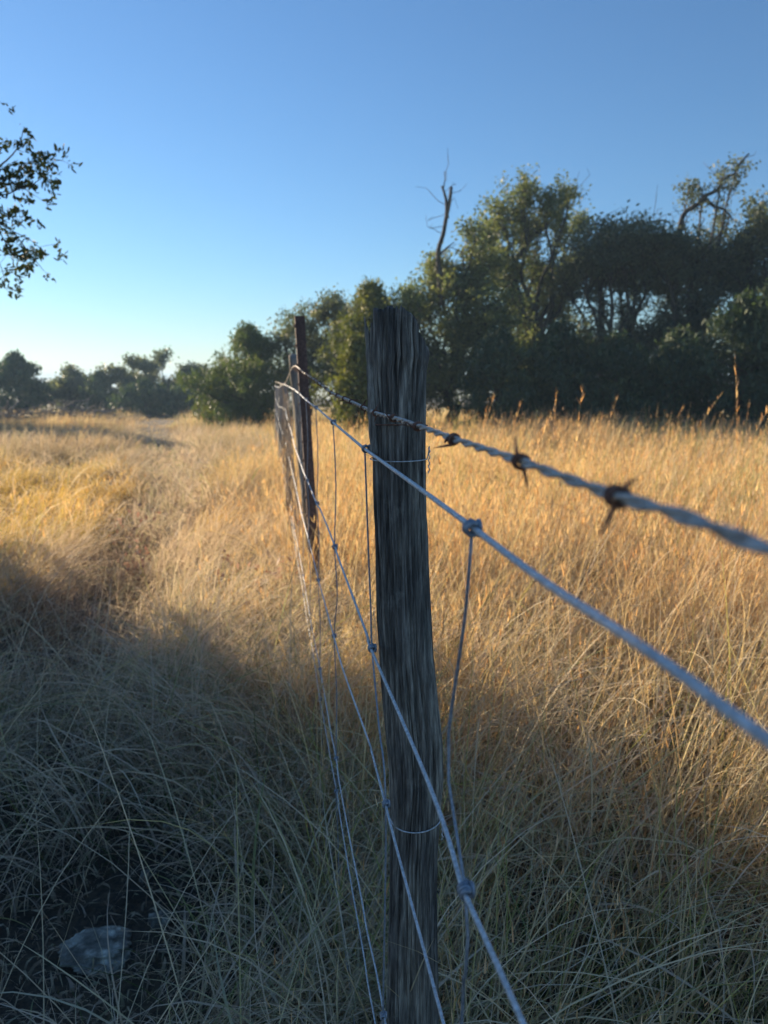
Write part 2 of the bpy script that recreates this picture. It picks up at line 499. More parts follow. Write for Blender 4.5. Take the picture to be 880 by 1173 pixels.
def grow():
    W = (.10, -.05)
    # right field
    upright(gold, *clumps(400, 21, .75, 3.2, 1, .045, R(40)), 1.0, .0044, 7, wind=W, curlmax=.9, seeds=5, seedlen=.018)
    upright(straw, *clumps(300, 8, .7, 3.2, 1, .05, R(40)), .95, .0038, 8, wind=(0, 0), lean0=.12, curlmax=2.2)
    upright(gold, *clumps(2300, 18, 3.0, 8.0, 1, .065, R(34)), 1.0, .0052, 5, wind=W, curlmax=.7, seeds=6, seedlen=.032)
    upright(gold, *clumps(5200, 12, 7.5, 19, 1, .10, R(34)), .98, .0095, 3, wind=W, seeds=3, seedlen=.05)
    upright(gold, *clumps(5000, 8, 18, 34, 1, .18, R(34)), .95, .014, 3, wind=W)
    # tall stalks standing above the rest
    for n, d0, d1, w in ((60, 1.6, 3.2, .0028), (420, 3, 9, .0046), (1500, 8, 20, .008)):
        x, y = scatter(n, d0, d1, R(34), 1); z = np.zeros(len(x))
        upright(gold, x, y, z, z, RNG.random(len(x)) * .6, 1.38, w, 6, wind=W, curlmax=.35, seeds=26, seedlen=.024 + .002 * d0)
    n = 190; d = RNG.uniform(2.2, 7, n); a = RNG.uniform(R(2), R(32), n); x = d * np.sin(a); y = d * np.cos(a); z = np.zeros(n)
    upright(gold, x, y, z, z, RNG.random(n) * .7, 1.85, .0038, 7, wind=(.14, 0), curlmax=.4, seeds=40, seedlen=.030)
    # fine curly litter and leaves low in the right field
    x, y, a, r, c = clumps(560, 17, .7, 3.4, 1, .07, R(42))
    low(mat, x, y, a, r, c, .34, .40, 1.3, 2.6, .0040, 8, side=1)
    x, y, a, r, c = clumps(2000, 12, 3.2, 7, 1, .08, R(34))
    low(mat, x, y, a, r, c, .22, .30, 1.2, 2.2, .004, 4, side=1)
    # left of the fence: matted grey grass near, yellow lodged patch beyond
    x, y, a, r, c = clumps(1150, 20, .6, 3.4, -1, .08, R(44))
    low(mat, x, y, a, r, c, .26, .34, 1.1, 2.5, .0042, 8)
    x, y, a, r, c = clumps(1500, 22, 2.2, 5.6, -1, .08, R(38))
    low(mat, x, y, a, r, c, .40, .36, 1.0, 1.8, .003, 5, lodge=(1.0, -.75))
    upright(mat, *clumps(420, 16, .9, 3.2, -1, .05, R(42)), 1.0, .0019, 6, wind=(.25, -.2), curlmax=1.5, hfun=lambda x, y: .36 + .25 * n3(x, y, 1.5), seeds=0)
    upright(yellow, *patch(clumps(3600, 22, 3.9, 13, -1, .09, R(34)), .56), 1.0, .0042, 4, wind=(.35, -.18), curlmax=1.1, hfun=left_height, seeds=2, seedlen=.04)
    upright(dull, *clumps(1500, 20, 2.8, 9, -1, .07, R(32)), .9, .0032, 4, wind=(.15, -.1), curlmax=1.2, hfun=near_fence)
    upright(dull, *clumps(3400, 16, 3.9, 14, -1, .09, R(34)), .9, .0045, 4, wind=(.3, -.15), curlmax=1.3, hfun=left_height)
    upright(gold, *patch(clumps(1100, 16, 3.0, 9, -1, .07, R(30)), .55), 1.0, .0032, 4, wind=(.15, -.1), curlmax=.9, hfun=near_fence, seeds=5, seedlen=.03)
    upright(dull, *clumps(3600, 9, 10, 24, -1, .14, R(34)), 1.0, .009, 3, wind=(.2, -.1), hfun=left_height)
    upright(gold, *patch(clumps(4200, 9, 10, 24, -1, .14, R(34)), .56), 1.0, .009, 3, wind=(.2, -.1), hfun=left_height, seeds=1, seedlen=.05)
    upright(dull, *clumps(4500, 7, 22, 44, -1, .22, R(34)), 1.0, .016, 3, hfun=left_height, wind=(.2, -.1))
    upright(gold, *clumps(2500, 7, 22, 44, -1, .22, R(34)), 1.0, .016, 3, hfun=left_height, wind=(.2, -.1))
    x, y, a, r, c = clumps(3200, 12, 4.5, 20, -1, .14, R(34))
    low(mat, x, y, a, r, c, .26, .30, 1.0, 1.8, .008, 4)
    # short grass creeping over the trail
    n = 9000; y = RNG.uniform(2.2, 16, n); x = path_x(y) + RNG.normal(0, .13 + .010 * y, n); z = RNG.uniform(0, 6.28, n)
    P, A = centre_lines(x, y, RNG.uniform(.05, .22, n) * (1 + n3(x, y, 2)), z, RNG.uniform(.1, 1.0, n), RNG.uniform(.2, 1.6, n), 3, RNG.normal(0, .5, n))
    mat.add(*ribbons(P, A, .0025 + .0006 * y, RNG.random(n), np.zeros(n), .6))
    # sparse green blades near
    x, y, a, r, c = clumps(260, 9, .8, 3.0, 0, .04, R(42))
    low(green, x, y, a, r, c, .28, .25, .6, 1.4, .003, 6)
    # single long straws lying across
    n = 1100
    x, y = scatter(n, .8, 3.4, R(40), 0); kp = np.hypot(x + .57, (y - 1.35) * .8) > .26; x, y = x[kp], y[kp]; n = len(x)
    h = RNG.uniform(.35, .8, n)
    P, A = centre_lines(x, y, h, RNG.uniform(0, 6.28, n), RNG.uniform(.2, .9, n), RNG.uniform(0, 1.3, n), 8, RNG.normal(0, .3, n))
    straw.add(*ribbons(P, A, RNG.uniform(.002, .0036, n), RNG.random(n), np.zeros(n), .3))


def patch(c, lim):
    """keep a kind of grass to the patches where it grows"""
    x, y = c[0], c[1]
    lat = x * FN[0] + y * FN[1]
    v = n4(x, y, .42) * .6 + n1(x, y, 1.3) * .4 + .22 * np.exp(-((x + 2.6) / 1.3) ** 2 - ((y - 7.2) / 2.6) ** 2) + .12 * sstep(-.9, -.1, lat) * sstep(3, 5, y)
    k = v > lim
    return [a[k] for a in c]


def left_height(x, y):
    return .13 + .36 * n4(x, y, .7) ** 1.3 + .16 * n1(x, y, 1.9)


def near_fence(x, y):
    lat = x * FN[0] + y * FN[1]
    return .12 + .42 * sstep(-1.3, -.1, lat) * (.7 + .5 * n4(x, y, 1.2))


def low(bag, x, y, oaz, orad, crnd, h0, hv, c0, c1, wid, segs, lodge=None, side=-1):
    ok = thin(x, y, .4); x, y, oaz, orad, crnd = x[ok], y[ok], oaz[ok], orad[ok], crnd[ok]
    n = len(x)
    h = (h0 + hv * (n3(x, y, 1.3) * .6 + crnd * .5)) * RNG.uniform(.5, 1.15, n)
    pd = np.abs(x - path_x(y)) / (.28 + .013 * y); h *= (.55 + .45 * sstep(.5, 1.4, pd)) * dip(x, y)
    if lodge:
        vx = lodge[0] * .8 + RNG.normal(0, .35, n); vy = lodge[1] * .8 + RNG.normal(0, .35, n)
        az = np.arctan2(vy, vx); lean = RNG.uniform(.15, .8, n)
    else:
        sw = 12 * n1(x, y, .8) + 5 * n2(x, y, 2.1)
        az = np.where(RNG.random(n) < .5, sw + RNG.normal(0, .5, n), oaz + RNG.normal(0, .9, n)); lean = RNG.uniform(.02, .75, n) + .1 * orad
    P, A = centre_lines(x, y, h, az, lean, RNG.uniform(c0, c1, n) * RNG.uniform(.4, 1, n), segs, RNG.normal(0, .7, n))
    rnd = np.clip(crnd * .45 + RNG.random(n) * .55 + .4 * (n1(x, y, 1.1) - .5), 0, 1)
    bag.add(*ribbons(P, A, wid * RNG.uniform(.4, 1.3, n) * (1 + .9 * (RNG.random(n) < .12)), rnd, n2(x, y, .5), .6))


grow()
tag(gold.build('tall_grass', M['gold']), 'tall golden dry grass standing across the field', 'grass', kind='stuff')
tag(seed.build('seed_heads', M['seed']), 'feathery tan seed tufts at the tips of the golden grass', 'grass', kind='stuff')
tag(mat.build('matted_grass', M['mat']), 'grey curled matted grass in the shaded foreground', 'grass', kind='stuff')
tag(yellow.build('yellow_grass', M['yellow']), 'bright yellow lodged grass left of the trodden trail', 'grass', kind='stuff')
tag(dull.build('brown_grass', M['dull']), 'dull brown and grey dry grass left of the fence', 'grass', kind='stuff')
nl = 2600
lx, ly = scatter(nl * 3, .8, 2.6, R(40), -1); lx, ly = lx[:nl], ly[:nl]
kk = np.hypot(lx + .58, ly - 1.45) < .55; lx, ly = lx[kk], ly[kk]; nl = len(lx)
P, A = centre_lines(lx, ly, RNG.uniform(.01, .05, nl), RNG.uniform(0, 6.28, nl), RNG.uniform(1.2, 1.55, nl), RNG.uniform(-.4, .3, nl), 3, RNG.normal(0, .5, nl))
P[:, :, 2] += .012
lit = Bag(); lit.add(*ribbons(P, A, RNG.uniform(.002, .009, nl), RNG.random(nl), np.zeros(nl), .4, RNG.normal(0, .3, nl)))
tag(lit.build('leaf_litter', M['dull']), 'brown leaf litter strewn over the bare soil by the stones', 'leaf litter', kind='stuff')
tag(green.build('green_grass', M['greenb']), 'sparse green blades low among the matted grass', 'grass', kind='stuff')
tag(straw.build('straws', M['straw']), 'long pale loose straws slanting across the shaded grass', 'grass', kind='stuff')

# ------------------------------------------------------------------ first fence post
def post_mesh(name, rows, Y, mat, tophgt, seed_, depth=.8, na=240, nz=300, zb=-.1, crack=.0062, parent=None):
    """rows: (py, left px, right px) down the post; tophgt(angle) gives how far below the highest point the top breaks off"""
    cz, cc, cr = [], [], []
    for py, xl, xr in rows:
        a, b = at(xl, py, Y), at(xr, py, Y)
        cz.append(a.z); cc.append((a.x + b.x) / 2); cr.append((b.x - a.x) / 2)
    cz, cc, cr = cz[::-1], cc[::-1], cr[::-1]
    ztop = cz[-1]
    V = []; Fc = []
    for j in range(nz + 1):
        s = j / nz
        for i in range(na):
            th = 2 * math.pi * i / na
            zt = ztop - tophgt(th)
            z = zb + (zt - zb) * s
            r = np.interp(z, cz, cr); x0 = np.interp(z, cz, cc)
            c, sn = math.cos(th), math.sin(th)
            q = Vector((c * 1.6 + seed_, sn * 1.6, z * 3))
            d = .07 * mn.noise(q) * 2
            g = mn.noise(Vector((c * 5.5, sn * 5.5 + seed_, z * 2.6)))
            g3 = mn.noise(Vector((c * 19 + 2, sn * 19, z * 6 + seed_)))
            g2 = mn.noise(Vector((c * 11 + 7, sn * 11, z * 3.2 + seed_)))
            fine = mn.noise(Vector((c * 28, sn * 28, z * 9)))
            rr = r * (1 + d) - crack * math.exp(-(g / .075) ** 2) - crack * .3 * math.exp(-(g3 / .10) ** 2) - crack * .55 * math.exp(-(g2 / .07) ** 2) + .0007 * fine
            knot = math.exp(-((z - 1.2) / .01) ** 2) * 0
            dy = depth * rr * sn
            V.append((x0 + rr * c, Y + dy, z))
    for j in range(nz):
        for i in range(na):
            i2 = (i + 1) % na
            Fc.append((j * na + i, j * na + i2, (j + 1) * na + i2, (j + 1) * na + i))
    # rough broken top
    rings = 10
    base = nz * na
    top = [Vector(V[base + i]) for i in range(na)]
    cen = sum(top, Vector()) / na
    prev = base
    for k in range(1, rings):
        f = k / rings
        st = len(V)
        for i in range(na):
            p = top[i].lerp(cen, f)
            p.z += .010 * f * (1 - f) * 2 + .006 * mn.noise(Vector((p.x * 140, p.y * 140, seed_)))
            V.append(tuple(p))
        for i in range(na):
            i2 = (i + 1) % na
            Fc.append((prev + i, prev + i2, st + i2, st + i))
        prev = st
    V.append(tuple(cen)); ci = len(V) - 1
    for i in range(na):
        Fc.append((prev + i, prev + (i + 1) % na, ci))
    me = bpy.data.meshes.new(name); me.from_pydata(V, [], Fc); me.materials.append(mat)
    me.polygons.foreach_set('use_smooth', [True] * len(me.polygons)); me.update()
    o = bpy.data.objects.new(name, me); C.objects.link(o)
    if parent: adopt(o, parent)
    return o


PY = .865
fp = thing('fence_post', 'thick weathered grey cedar post with a split broken top, nearest in the fence', 'fence post', (P1[0], PY, 0), 'posts of the wire fence')
rows = [(355, 423, 493), (388, 422, 493), (400, 422, 494), (408, 422, 495), (425, 423, 491), (450, 424, 490), (480, 425, 489), (520, 426, 488),
        (560, 427, 488), (600, 429, 489), (650, 431, 490), (700, 433, 492), (750, 436, 494), (800, 440, 499), (850, 444, 505), (890, 447, 507), (930, 447, 504), (980, 446, 501),
        (1050, 444, 501), (1173, 441, 501), (1500, 436, 502)]


def top1(th):
    # left side stands, right shoulder is broken away
    c = math.cos(th)
    return .002 + .042 * max(0, (c + .05) / 1.05) ** 1.5 + .003 * math.sin(th)  + .026 * float(sstep(-.80, -.99, c)) + .004 * mn.noise(Vector((c * 5, math.sin(th) * 5, 3))) + .004 * mn.noise(Vector((c * 14, math.sin(th) * 14, 1)))


post_mesh('shaft', rows, PY, M['cedar'], top1, 3.7, parent=fp)
mb = MB()
pp = [at(430, 520, PY - .012), at(427, 470, PY - .012), at(425.5, 430, PY - .010), at(423.5, 405, PY - .008), at(421, 385, PY - .007), at(417.5, 363, PY - .006)]
pp = catmull(pp, .003)
mb.tube(pp, [.0055 * (1 - (i / (len(pp) - 1)) ** 4) + .0004 + .0004 * math.sin(i * .9) for i in range(len(pp))], 7)
q = catmull([at(431, 450, PY - .01), at(428, 405, PY - .008), at(426, 382, PY - .007)], .003)
mb.tube(q, [.005 * (1 - i / (len(q) - 1)) + .0004 for i in range(len(q))], 6)
mb.build('splinter', M['cedar'], fp)

# ------------------------------------------------------------------ wires
T2 = 3.5      # where the steel post stands
TEND = 12.4
STAYS = [3.56 * L + 4.15 * L * k for k in range(-3, 26)]


def from_px(pts, tail):
    out = []
    for px, py in pts:
        t, z = on_fence(px, py); out.append((t, z))
    out = [p for i, p in enumerate(out) if i == 0 or p[0] > out[i - 1][0] + .004]
    return out + [(t, z_at(t, py)) for t, py in tail]


W1 = from_px([(880, 630), (780, 591), (707, 569), (640, 545), (597, 529), (520, 503), (490, 492), (455, 480), (430, 473), (400, 459), (380, 450), (363, 437)], [(2.4, 427.5), (T2, 421), (5.4, 440)])
W2 = from_px([(880, 850), (780, 777), (700, 718), (620, 661), (540, 605), (480, 560), (420, 515), (382, 484), (363, 468)], [(T2 - .1, 446), (5.4, 440)])
W3 = from_px([(597, 1173), (533, 1020), (490, 900), (425, 740), (388, 638), (367, 585)], [(2.6, 540), (T2, 508), (5.4, 468)])
W4 = from_px([(506, 1173), (455, 980), (442, 921), (425, 862), (394, 767)], [(1.9, 660), (T2, 556), (5.4, 505)])
print('W1', [(round(a, 2), round(H - b, 3)) for a, b in W1])
print('W2', [(round(a, 2), round(H - b, 3)) for a, b in W2])
print('W3', [(round(a, 2), round(H - b, 3)) for a, b in W3])
print('W4', [(round(a, 2), round(H - b, 3)) for a, b in W4])


def dline(k, wob):
    return [(t, H - k * L + wob * math.sin(t * 9 + k) + wob * .6 * math.sin(t * 23 + 2 * k)) for t in [-.9, 0, .35, .5, .65, .8, .95, 1.1, 1.3, 1.5, 1.8, 2.1, 2.5, 3.0, 3.5, 4.4, 5.4]]


W5 = dline(6.45, .004)
W6 = dline(7.15, .006)
W7 = dline(9.3, .006)


def extend(W, zb):
    """carry the wire on past the eye and on to the far posts"""
    W = list(W)
    t0, z0 = W[0]
    if t0 > -.5:
        s = (W[1][1] - W[0][1]) / (W[1][0] - W[0][0])
        W = [(-1.9, z0 - s * .2), (-.9, z0 - s * .15), (t0 - .15, z0 - s * .15)] + W
    else:
        W = [(-1.9, z0)] + W
    return W + [(8.6, zb - .01), (TEND, zb)]


WIRES = [extend(W1, H + .0), extend(W2, H - .06), extend(W3, H - .27), extend(W4, H - .45), extend(W5, H - .66), extend(W6, H - .82), extend(W7, H - 1.07)]


def wz(i, t):
    W = WIRES[i]
    return float(np.interp(t, [a for a, b in W], [b for a, b in W]))


def lat_w(t, z=0):
    # the lower mesh bulges slightly; beyond the steel post the fence runs on
    return L


# barbed wire : two twisted strands and their barbs
bw = thing('barbed_wire', 'twisted barbed wire with rusty barbs along the top of the fence', 'barbed wire', fence_pt(T2, 0))
cl = catmull([fence_pt(t, z) for t, z in WIRES[0]], .0045)
for ph in (0, math.pi):
    mb = MB(); acc = 0; pts = []
    side = Vector((FN[0], FN[1], 0)); up = Vector((0, 0, 1))
    for i, p in enumerate(cl):
        if i: acc += (p - cl[i - 1]).length
        a = acc / .052 * 2 * math.pi + ph
        pts.append(p + (side * math.cos(a) + up * math.sin(a)) * .00125)
    mb.tube(pts, .00125, 7).build('strand', M['barbwire'], bw)


def barb(t, ang, ln=.013, tips=None):
    p = fence_pt(t, wz(0, t)); q = fence_pt(t + .01, wz(0, t + .01))
    ax = (q - p).normalized()
    u = ax.cross(Vector((0, 0, 1))).normalized(); w = ax.cross(u)
    if tips is None:
        e0 = p + (u * math.cos(ang) + w * math.sin(ang)).normalized() * ln - ax * .004
        an2 = ang + math.pi + random.uniform(-.5, .5)
        e1 = p + (u * math.cos(an2) + w * math.sin(an2)).normalized() * ln + ax * .004
    else:
        Y = p.y
        e0, e1 = at(tips[0][0], tips[0][1], Y), at(tips[1][0], tips[1][1], Y)
    n = 26; coil = []
    d0 = e0 - p; a0 = math.atan2(d0.dot(w), d0.dot(u)) - .9
    turns = 2.25
    for i in range(n + 1):
        a = a0 + turns * 2 * math.pi * i / n
        coil.append(p + ax * (.007 * (i / n - .5)) + (u * math.cos(a) + w * math.sin(a)) * .0031)
    path = [e0, e0.lerp(coil[0], .6)] + coil + [e1.lerp(coil[-1], .4), e1]
    rad = [.0002, .0009] + [.00105] * (n + 1) + [.0009, .0002]
    MB().tube(path, rad, 7).build('barb', M['rust'], bw)


barbs = [(520, 503, ((497, 513), (509, 508))), (597, 530, ((590, 500), (605, 562))), (707, 571, ((731, 547), (686, 616)))]
tb = []
for px, py, tips in barbs:
    t, _ = on_fence(px, py); tb.append(t); barb(t, 0, .012, tips)
t = max(tb)
for k in range(1, 26):
    barb(t + .115 * k + random.uniform(-.01, .01), random.uniform(0, 6.28), random.uniform(.010, .013))
for k in range(1, 9):
    barb(min(tb) - .11 * k, random.uniform(0, 6.28), .012)

# woven wire
wf = thing('woven_wire_fence', 'galvanised woven wire fence of long line wires, upright stays and knots', 'wire fence', fence_pt(T2, 0))
rads = {1: .0019, 2: .0017, 3: .0014, 4: .0012, 5: .0011, 6: .0011}


def wire_path(i):
    W = WIRES[i]
    pts = []
    ts = sorted(set([a for a, b in W] + [s for s in STAYS if s < TEND]))
    for t in ts:
        kink = 0
        z = wz(i, t)
        if i >= 3 and t in STAYS: z += .002 * math.sin(t * 40 + i)
        pts.append(fence_pt(t, z, L + .0015 * math.sin(t * 31 + i * 2)))
    return catmull(pts, .012)


for i in range(1, 7):
    MB().tube(wire_path(i), rads[i], 10).build('line_wire', M['galv'], wf)


def knot(p, r, name_parent, ax, dia=1.0):
    """wrapped knot where stay and line wire cross"""
    mb = MB()
    u = ax.cross(Vector((0, 0, 1))).normalized(); w = u.cross(ax)
    pts = []
    n = 54
    for i in range(n + 1):
        a = 3.1 * 2 * math.pi * i / n + 1.0
        pts.append(p + ax * (r * 2.4 * (i / n - .5) * 2) * .9 + (u * math.cos(a) + w * math.sin(a)) * r * 1.62)
    mb.tube(pts, r * .60 * dia, 7)
    pts = []
    for i in range(13):
        a = 1.5 * math.pi * i / 12
        pts.append(p + u * (r * 1.9) + ax * (r * 1.5 * math.cos(a)) + w * (r * 1.9 * math.sin(a)))
    mb.tube(pts, r * .6 * dia, 7)
    mb.build('knot', M['galvdull'], name_parent)


def px_stay(pts):
    return [fence_pt(*on_fence(px, py)) for px, py in pts]


for k, t in enumerate(STAYS):
    if t > TEND: continue
    if k == 3:
        pts = px_stay([(541, 606), (537, 660), (533, 705), (523, 775), (514, 840), (514, 895), (524, 960), (533, 1018), (536, 1075), (533, 1120), (529, 1173)])
        b = pts[-1]
        tb_ = on_fence(529, 1173)[0]
        pts += [fence_pt(tb_ + .004, wz(j, tb_), L) for j in (4, 5, 6)]
        kn = [(1, on_fence(540, 605)[0]), (2, on_fence(533, 1020)[0]), (3, tb_ + .003), (4, tb_ + .004), (5, tb_ + .004), (6, tb_ + .004)]
    elif k == 4:
        pts = px_stay([(418, 515), (420, 570), (422.5, 640), (425, 700), (426, 740), (434, 830), (442, 921)])
        tb_ = on_fence(442, 921)[0]
        pts += [fence_pt(tb_ + .02, wz(j, tb_), L) for j in (4, 5, 6)]
        kn = [(1, on_fence(419, 514.5)[0]), (2, on_fence(426, 741)[0]), (3, tb_), (4, tb_ + .02), (5, tb_ + .02), (6, tb_ + .02)]
    else:
        wob = [random.uniform(-.012, .012) for _ in range(7)]
        pts = []; kn = []
        for j in range(1, 7):
            tt = t + wob[j] * min(1.6, .5 + abs(t))
            pts.append(fence_pt(tt, wz(j, tt))); kn.append((j, tt))
            if j < 6:
                mid = fence_pt(tt + random.uniform(-.008, .008), (wz(j, tt) + wz(j + 1, tt)) / 2, L + .004)
                pts.append(mid)
    st = MB().tube(catmull(pts, .02), .0011, 7).build('stay_wire', M['galvdull'], wf)
    if t < 4.3 and t > -.2:
        for j, tt in kn:
            p = fence_pt(tt, wz(j, tt)); q = fence_pt(tt + .01, wz(j, tt + .01))
            knot(p, .0023 if j < 3 else .0019, st, (q - p).normalized())

# tie wires on the first post
def tie(label, py, sag, a0, a1, r, hook, mat):
    mb = MB()
    c = at(457 + (py > 700) * 20, py, PY)
    z0 = c.z
    hw = .031 if py < 700 else .0295
    pts = []
    for i in range(41):
        a = R(a0 + (a1 - a0) * i / 40)
        pts.append(Vector((c.x + (hw + .0025) * math.cos(a), PY + (hw * .8 + .0035) * math.sin(a), z0 - sag * math.sin(math.pi * i / 40))))
    if hook:
        e = pts[-1]
        for i in range(1, 26):
            a = i * 1.15
            pts.append(e + Vector((.002 + .0009 * math.cos(a), -.003 + .0009 * math.sin(a), (.016 if hook > 0 else .006) - i * .0013)))
    mb.tube(catmull(pts, .002), r, 7)
    o = mb.build('tie_wire', mat)
    tag(o, label, 'tie wire', 'ties holding the wires to the near post')


tie('thin bright tie wire round the near post just under the smooth top wire', 525, .001, 150, 352, .0007, 1, M['galv'])
tie('sagging tie wire low on the near post, at the level of its widest swelling', 935, .006, 140, 345, .0009, -1, M['galv'])
tie('dark tie wire holding the barbed wire against the near post', 487, -.002, 170, 350, .0008, 0, M['rust'])

# ------------------------------------------------------------------ steel T post with studs, leaning
def tpost():
    base = fence_pt(T2, 0, L + .012)
    top = at(340.5, 362, base.y + .0); low_ = at(358, 640, base.y)
    ax = (top - low_).normalized()
    t = thing('steel_t_post', 'slim leaning brown steel post with a row of studs, second in the fence', 'steel post', (low_.x, low_.y, 0), 'posts of the wire fence')
    ln = (top - low_).length + .5
    b = top - ax * ln
    u = Vector((FN[0], FN[1], 0)); u = (u - ax * u.dot(ax)).normalized(); w = ax.cross(u)

    def prism(mb, sec, p0, p1):
        n = len(sec); s = len(mb.v)
        for p in (p0, p1):
            for a, c in sec: mb.v.append(p + u * a + w * c)
        for i in range(n):
            j = (i + 1) % n
            mb.f.append((s + i, s + j, s + n + j, s + n + i))
        mb.f.append(tuple(s + i for i in reversed(range(n)))); mb.f.append(tuple(s + n + i for i in range(n)))
    mb = MB()
    a = .022; th = .0022
    # face lies toward the wires (-u), web runs back (+u)
    sec = [(-.012, -a), (-.012 + th * 2, -a), (-.012 + th * 2, -th), (.034, -th), (.034, th), (-.012 + th * 2, th), (-.012 + th * 2, a), (-.012, a)]
    prism(mb, sec, b, top)
    mb.build('bar', M['tpost'], t, smooth=False)
    k = 0
    d = .05
    while d < ln - .45:
        p = top - ax * d
        s = MB()
        prism(s, [(-.0195, -.006), (-.012, -.008), (-.012, .008), (-.0195, .006)], p, p + ax * .012)
        s.build('stud', M['tpost'], t, smooth=False)
        d += .088
    return t


tpost()


def simple_post(label, t, lat, pytop, wpx, lean_px, seed_, group='posts of the wire fence'):
    b = fence_pt(t, 0, lat); Y = b.y
    v = ray(440, pytop); X0 = b.x
    # rows as pixel limits along the post
    def px_of(x): return 440 + x / Y * (F * CP + (586.5 - 470) * SP)
    x0 = px_of(X0)
    rows = [(py, x0 + (py - 440) * lean_px - wpx / 2 * s, x0 + (py - 440) * lean_px + wpx / 2 * s) for py, s in ((pytop, .86), (pytop + 20, .97), (470, 1.0), (540, 1.05), (620, 1.0), (760, 1.02))]
    e = thing('fence_post', label, 'fence post', (b.x, b.y, 0), group)
    post_mesh('shaft', rows, Y, M['cedar_far'], lambda th: .01 + .012 * math.cos(th + seed_) + .006 * mn.noise(Vector((math.cos(th) * 4, math.sin(th) * 4, seed_))), seed_, .9, 70, 90, -.15, .005, e)


simple_post('pale grey weathered wooden post right behind the studded steel post', 3.85, L + .03, 406, 15, .10, 1.3)
simple_post('grey cedar post farther down the fence, left of the studded steel post', 8.6, L + .05, 438, 11, 0, 5.3)
simple_post('small far cedar post where the fence meets the round juniper', 12.4, L + .05, 442, 9, 0, 8.3)


# dry vine tangled on the fence
def vine():
    mb = MB()
    base = fence_pt(4.6, tzf(-.6, 4.6), L - .06)
    for k in range(75):
        s = random.random()
        py0 = random.uniform(440, 690)
        t = random.uniform(4.0, 5.2)
        def pt(py, off):
            x = np.interp(py, [440, 520, 620, 700], [326, 331, 341, 352]) + off
            tt = t
            y = L * FN[1] + tt * FD[1]
            return at(x, py, y)
        n = random.randint(4, 7); off = random.uniform(-6, 4)
        pts = []
        py = py0
        for i in range(n):
            pts.append(pt(py, off)); py += random.uniform(6, 26) * (1 if random.random() < .8 else -1); off += random.uniform(-5, 5) * .7
            off = max(-9, min(5, off))
        mb.tube(catmull(pts, .03), random.uniform(.0010, .0032), 5)
    o = mb.build('dry_vine', M['vine'])
    tag(o, 'brown tangle of dry vine stems hanging on the fence wires left of the steel post', 'vine')


m = NT('vine'); p = m.n('ShaderNodeBsdfPrincipled', i_Roughness=.8); p.inputs['Base Color'].default_value = (.30, .225, .15, 1)
nz = m.n('ShaderNodeTexNoise', i_Scale=30.0); m.l(m.ramp(nz.outputs[0], [(.3, (.20, .14, .09)), (.7, (.42, .33, .23))]), p.inputs['Base Color'])
m.l(p.outputs[0], m.out.inputs[0]); M['vine'] = m.m
vine()

# ------------------------------------------------------------------ trees
def leaf_bag():
    return Bag()


def add_leaves(bag, cen, n, spread, size, elong=1.9, up=.0, crnd=None, flat=(1, 1, .8)):
    """n leaves round each centre; a leaf is a folded kite of two quads"""
    cen = np.asarray(cen); m = len(cen)
    c = np.repeat(cen, n, 0); N = len(c)
    c = c + RNG.normal(0, 1, (N, 3)) * spread * np.array(flat)
    d = RNG.normal(0, 1, (N, 3)); d[:, 2] += up; d /= np.linalg.norm(d, axis=1)[:, None]
    e = RNG.normal(0, 1, (N, 3)); e -= (e * d).sum(1)[:, None] * d; e /= np.linalg.norm(e, axis=1)[:, None]
    s = size * RNG.uniform(.45, 1.7, N)
    a = d * (s * elong / 2)[:, None]; b = e * (s / 2)[:, None]
    V = np.stack([c - a, c + b * .95 - a * .1, c + a, c - b * .95 - a * .1], 1).reshape(-1, 3)
    i = np.arange(N) * 4
    Fq = np.stack([i, i + 1, i + 2, i + 3], -1)
    T = np.ones((N, 4, 4), np.float32)
    cr = RNG.random(m) if crnd is None else crnd
    T[..., 0] = np.clip(.5 * np.repeat(cr, n) + .5 * RNG.random(N), 0, 1)[:, None]
    T[..., 1] = 1
    bag.add(V, Fq, T.reshape(-1, 4))


def wig(a, b, n, amp):
    a = Vector(a); b = Vector(b); L_ = (b - a).length
    return [a.lerp(b, i / n) + Vector((random.gauss(0, 1), random.gauss(0, 1), random.gauss(0, .7))) * amp * L_ * math.sin(math.pi * i / n) for i in range(n + 1)]


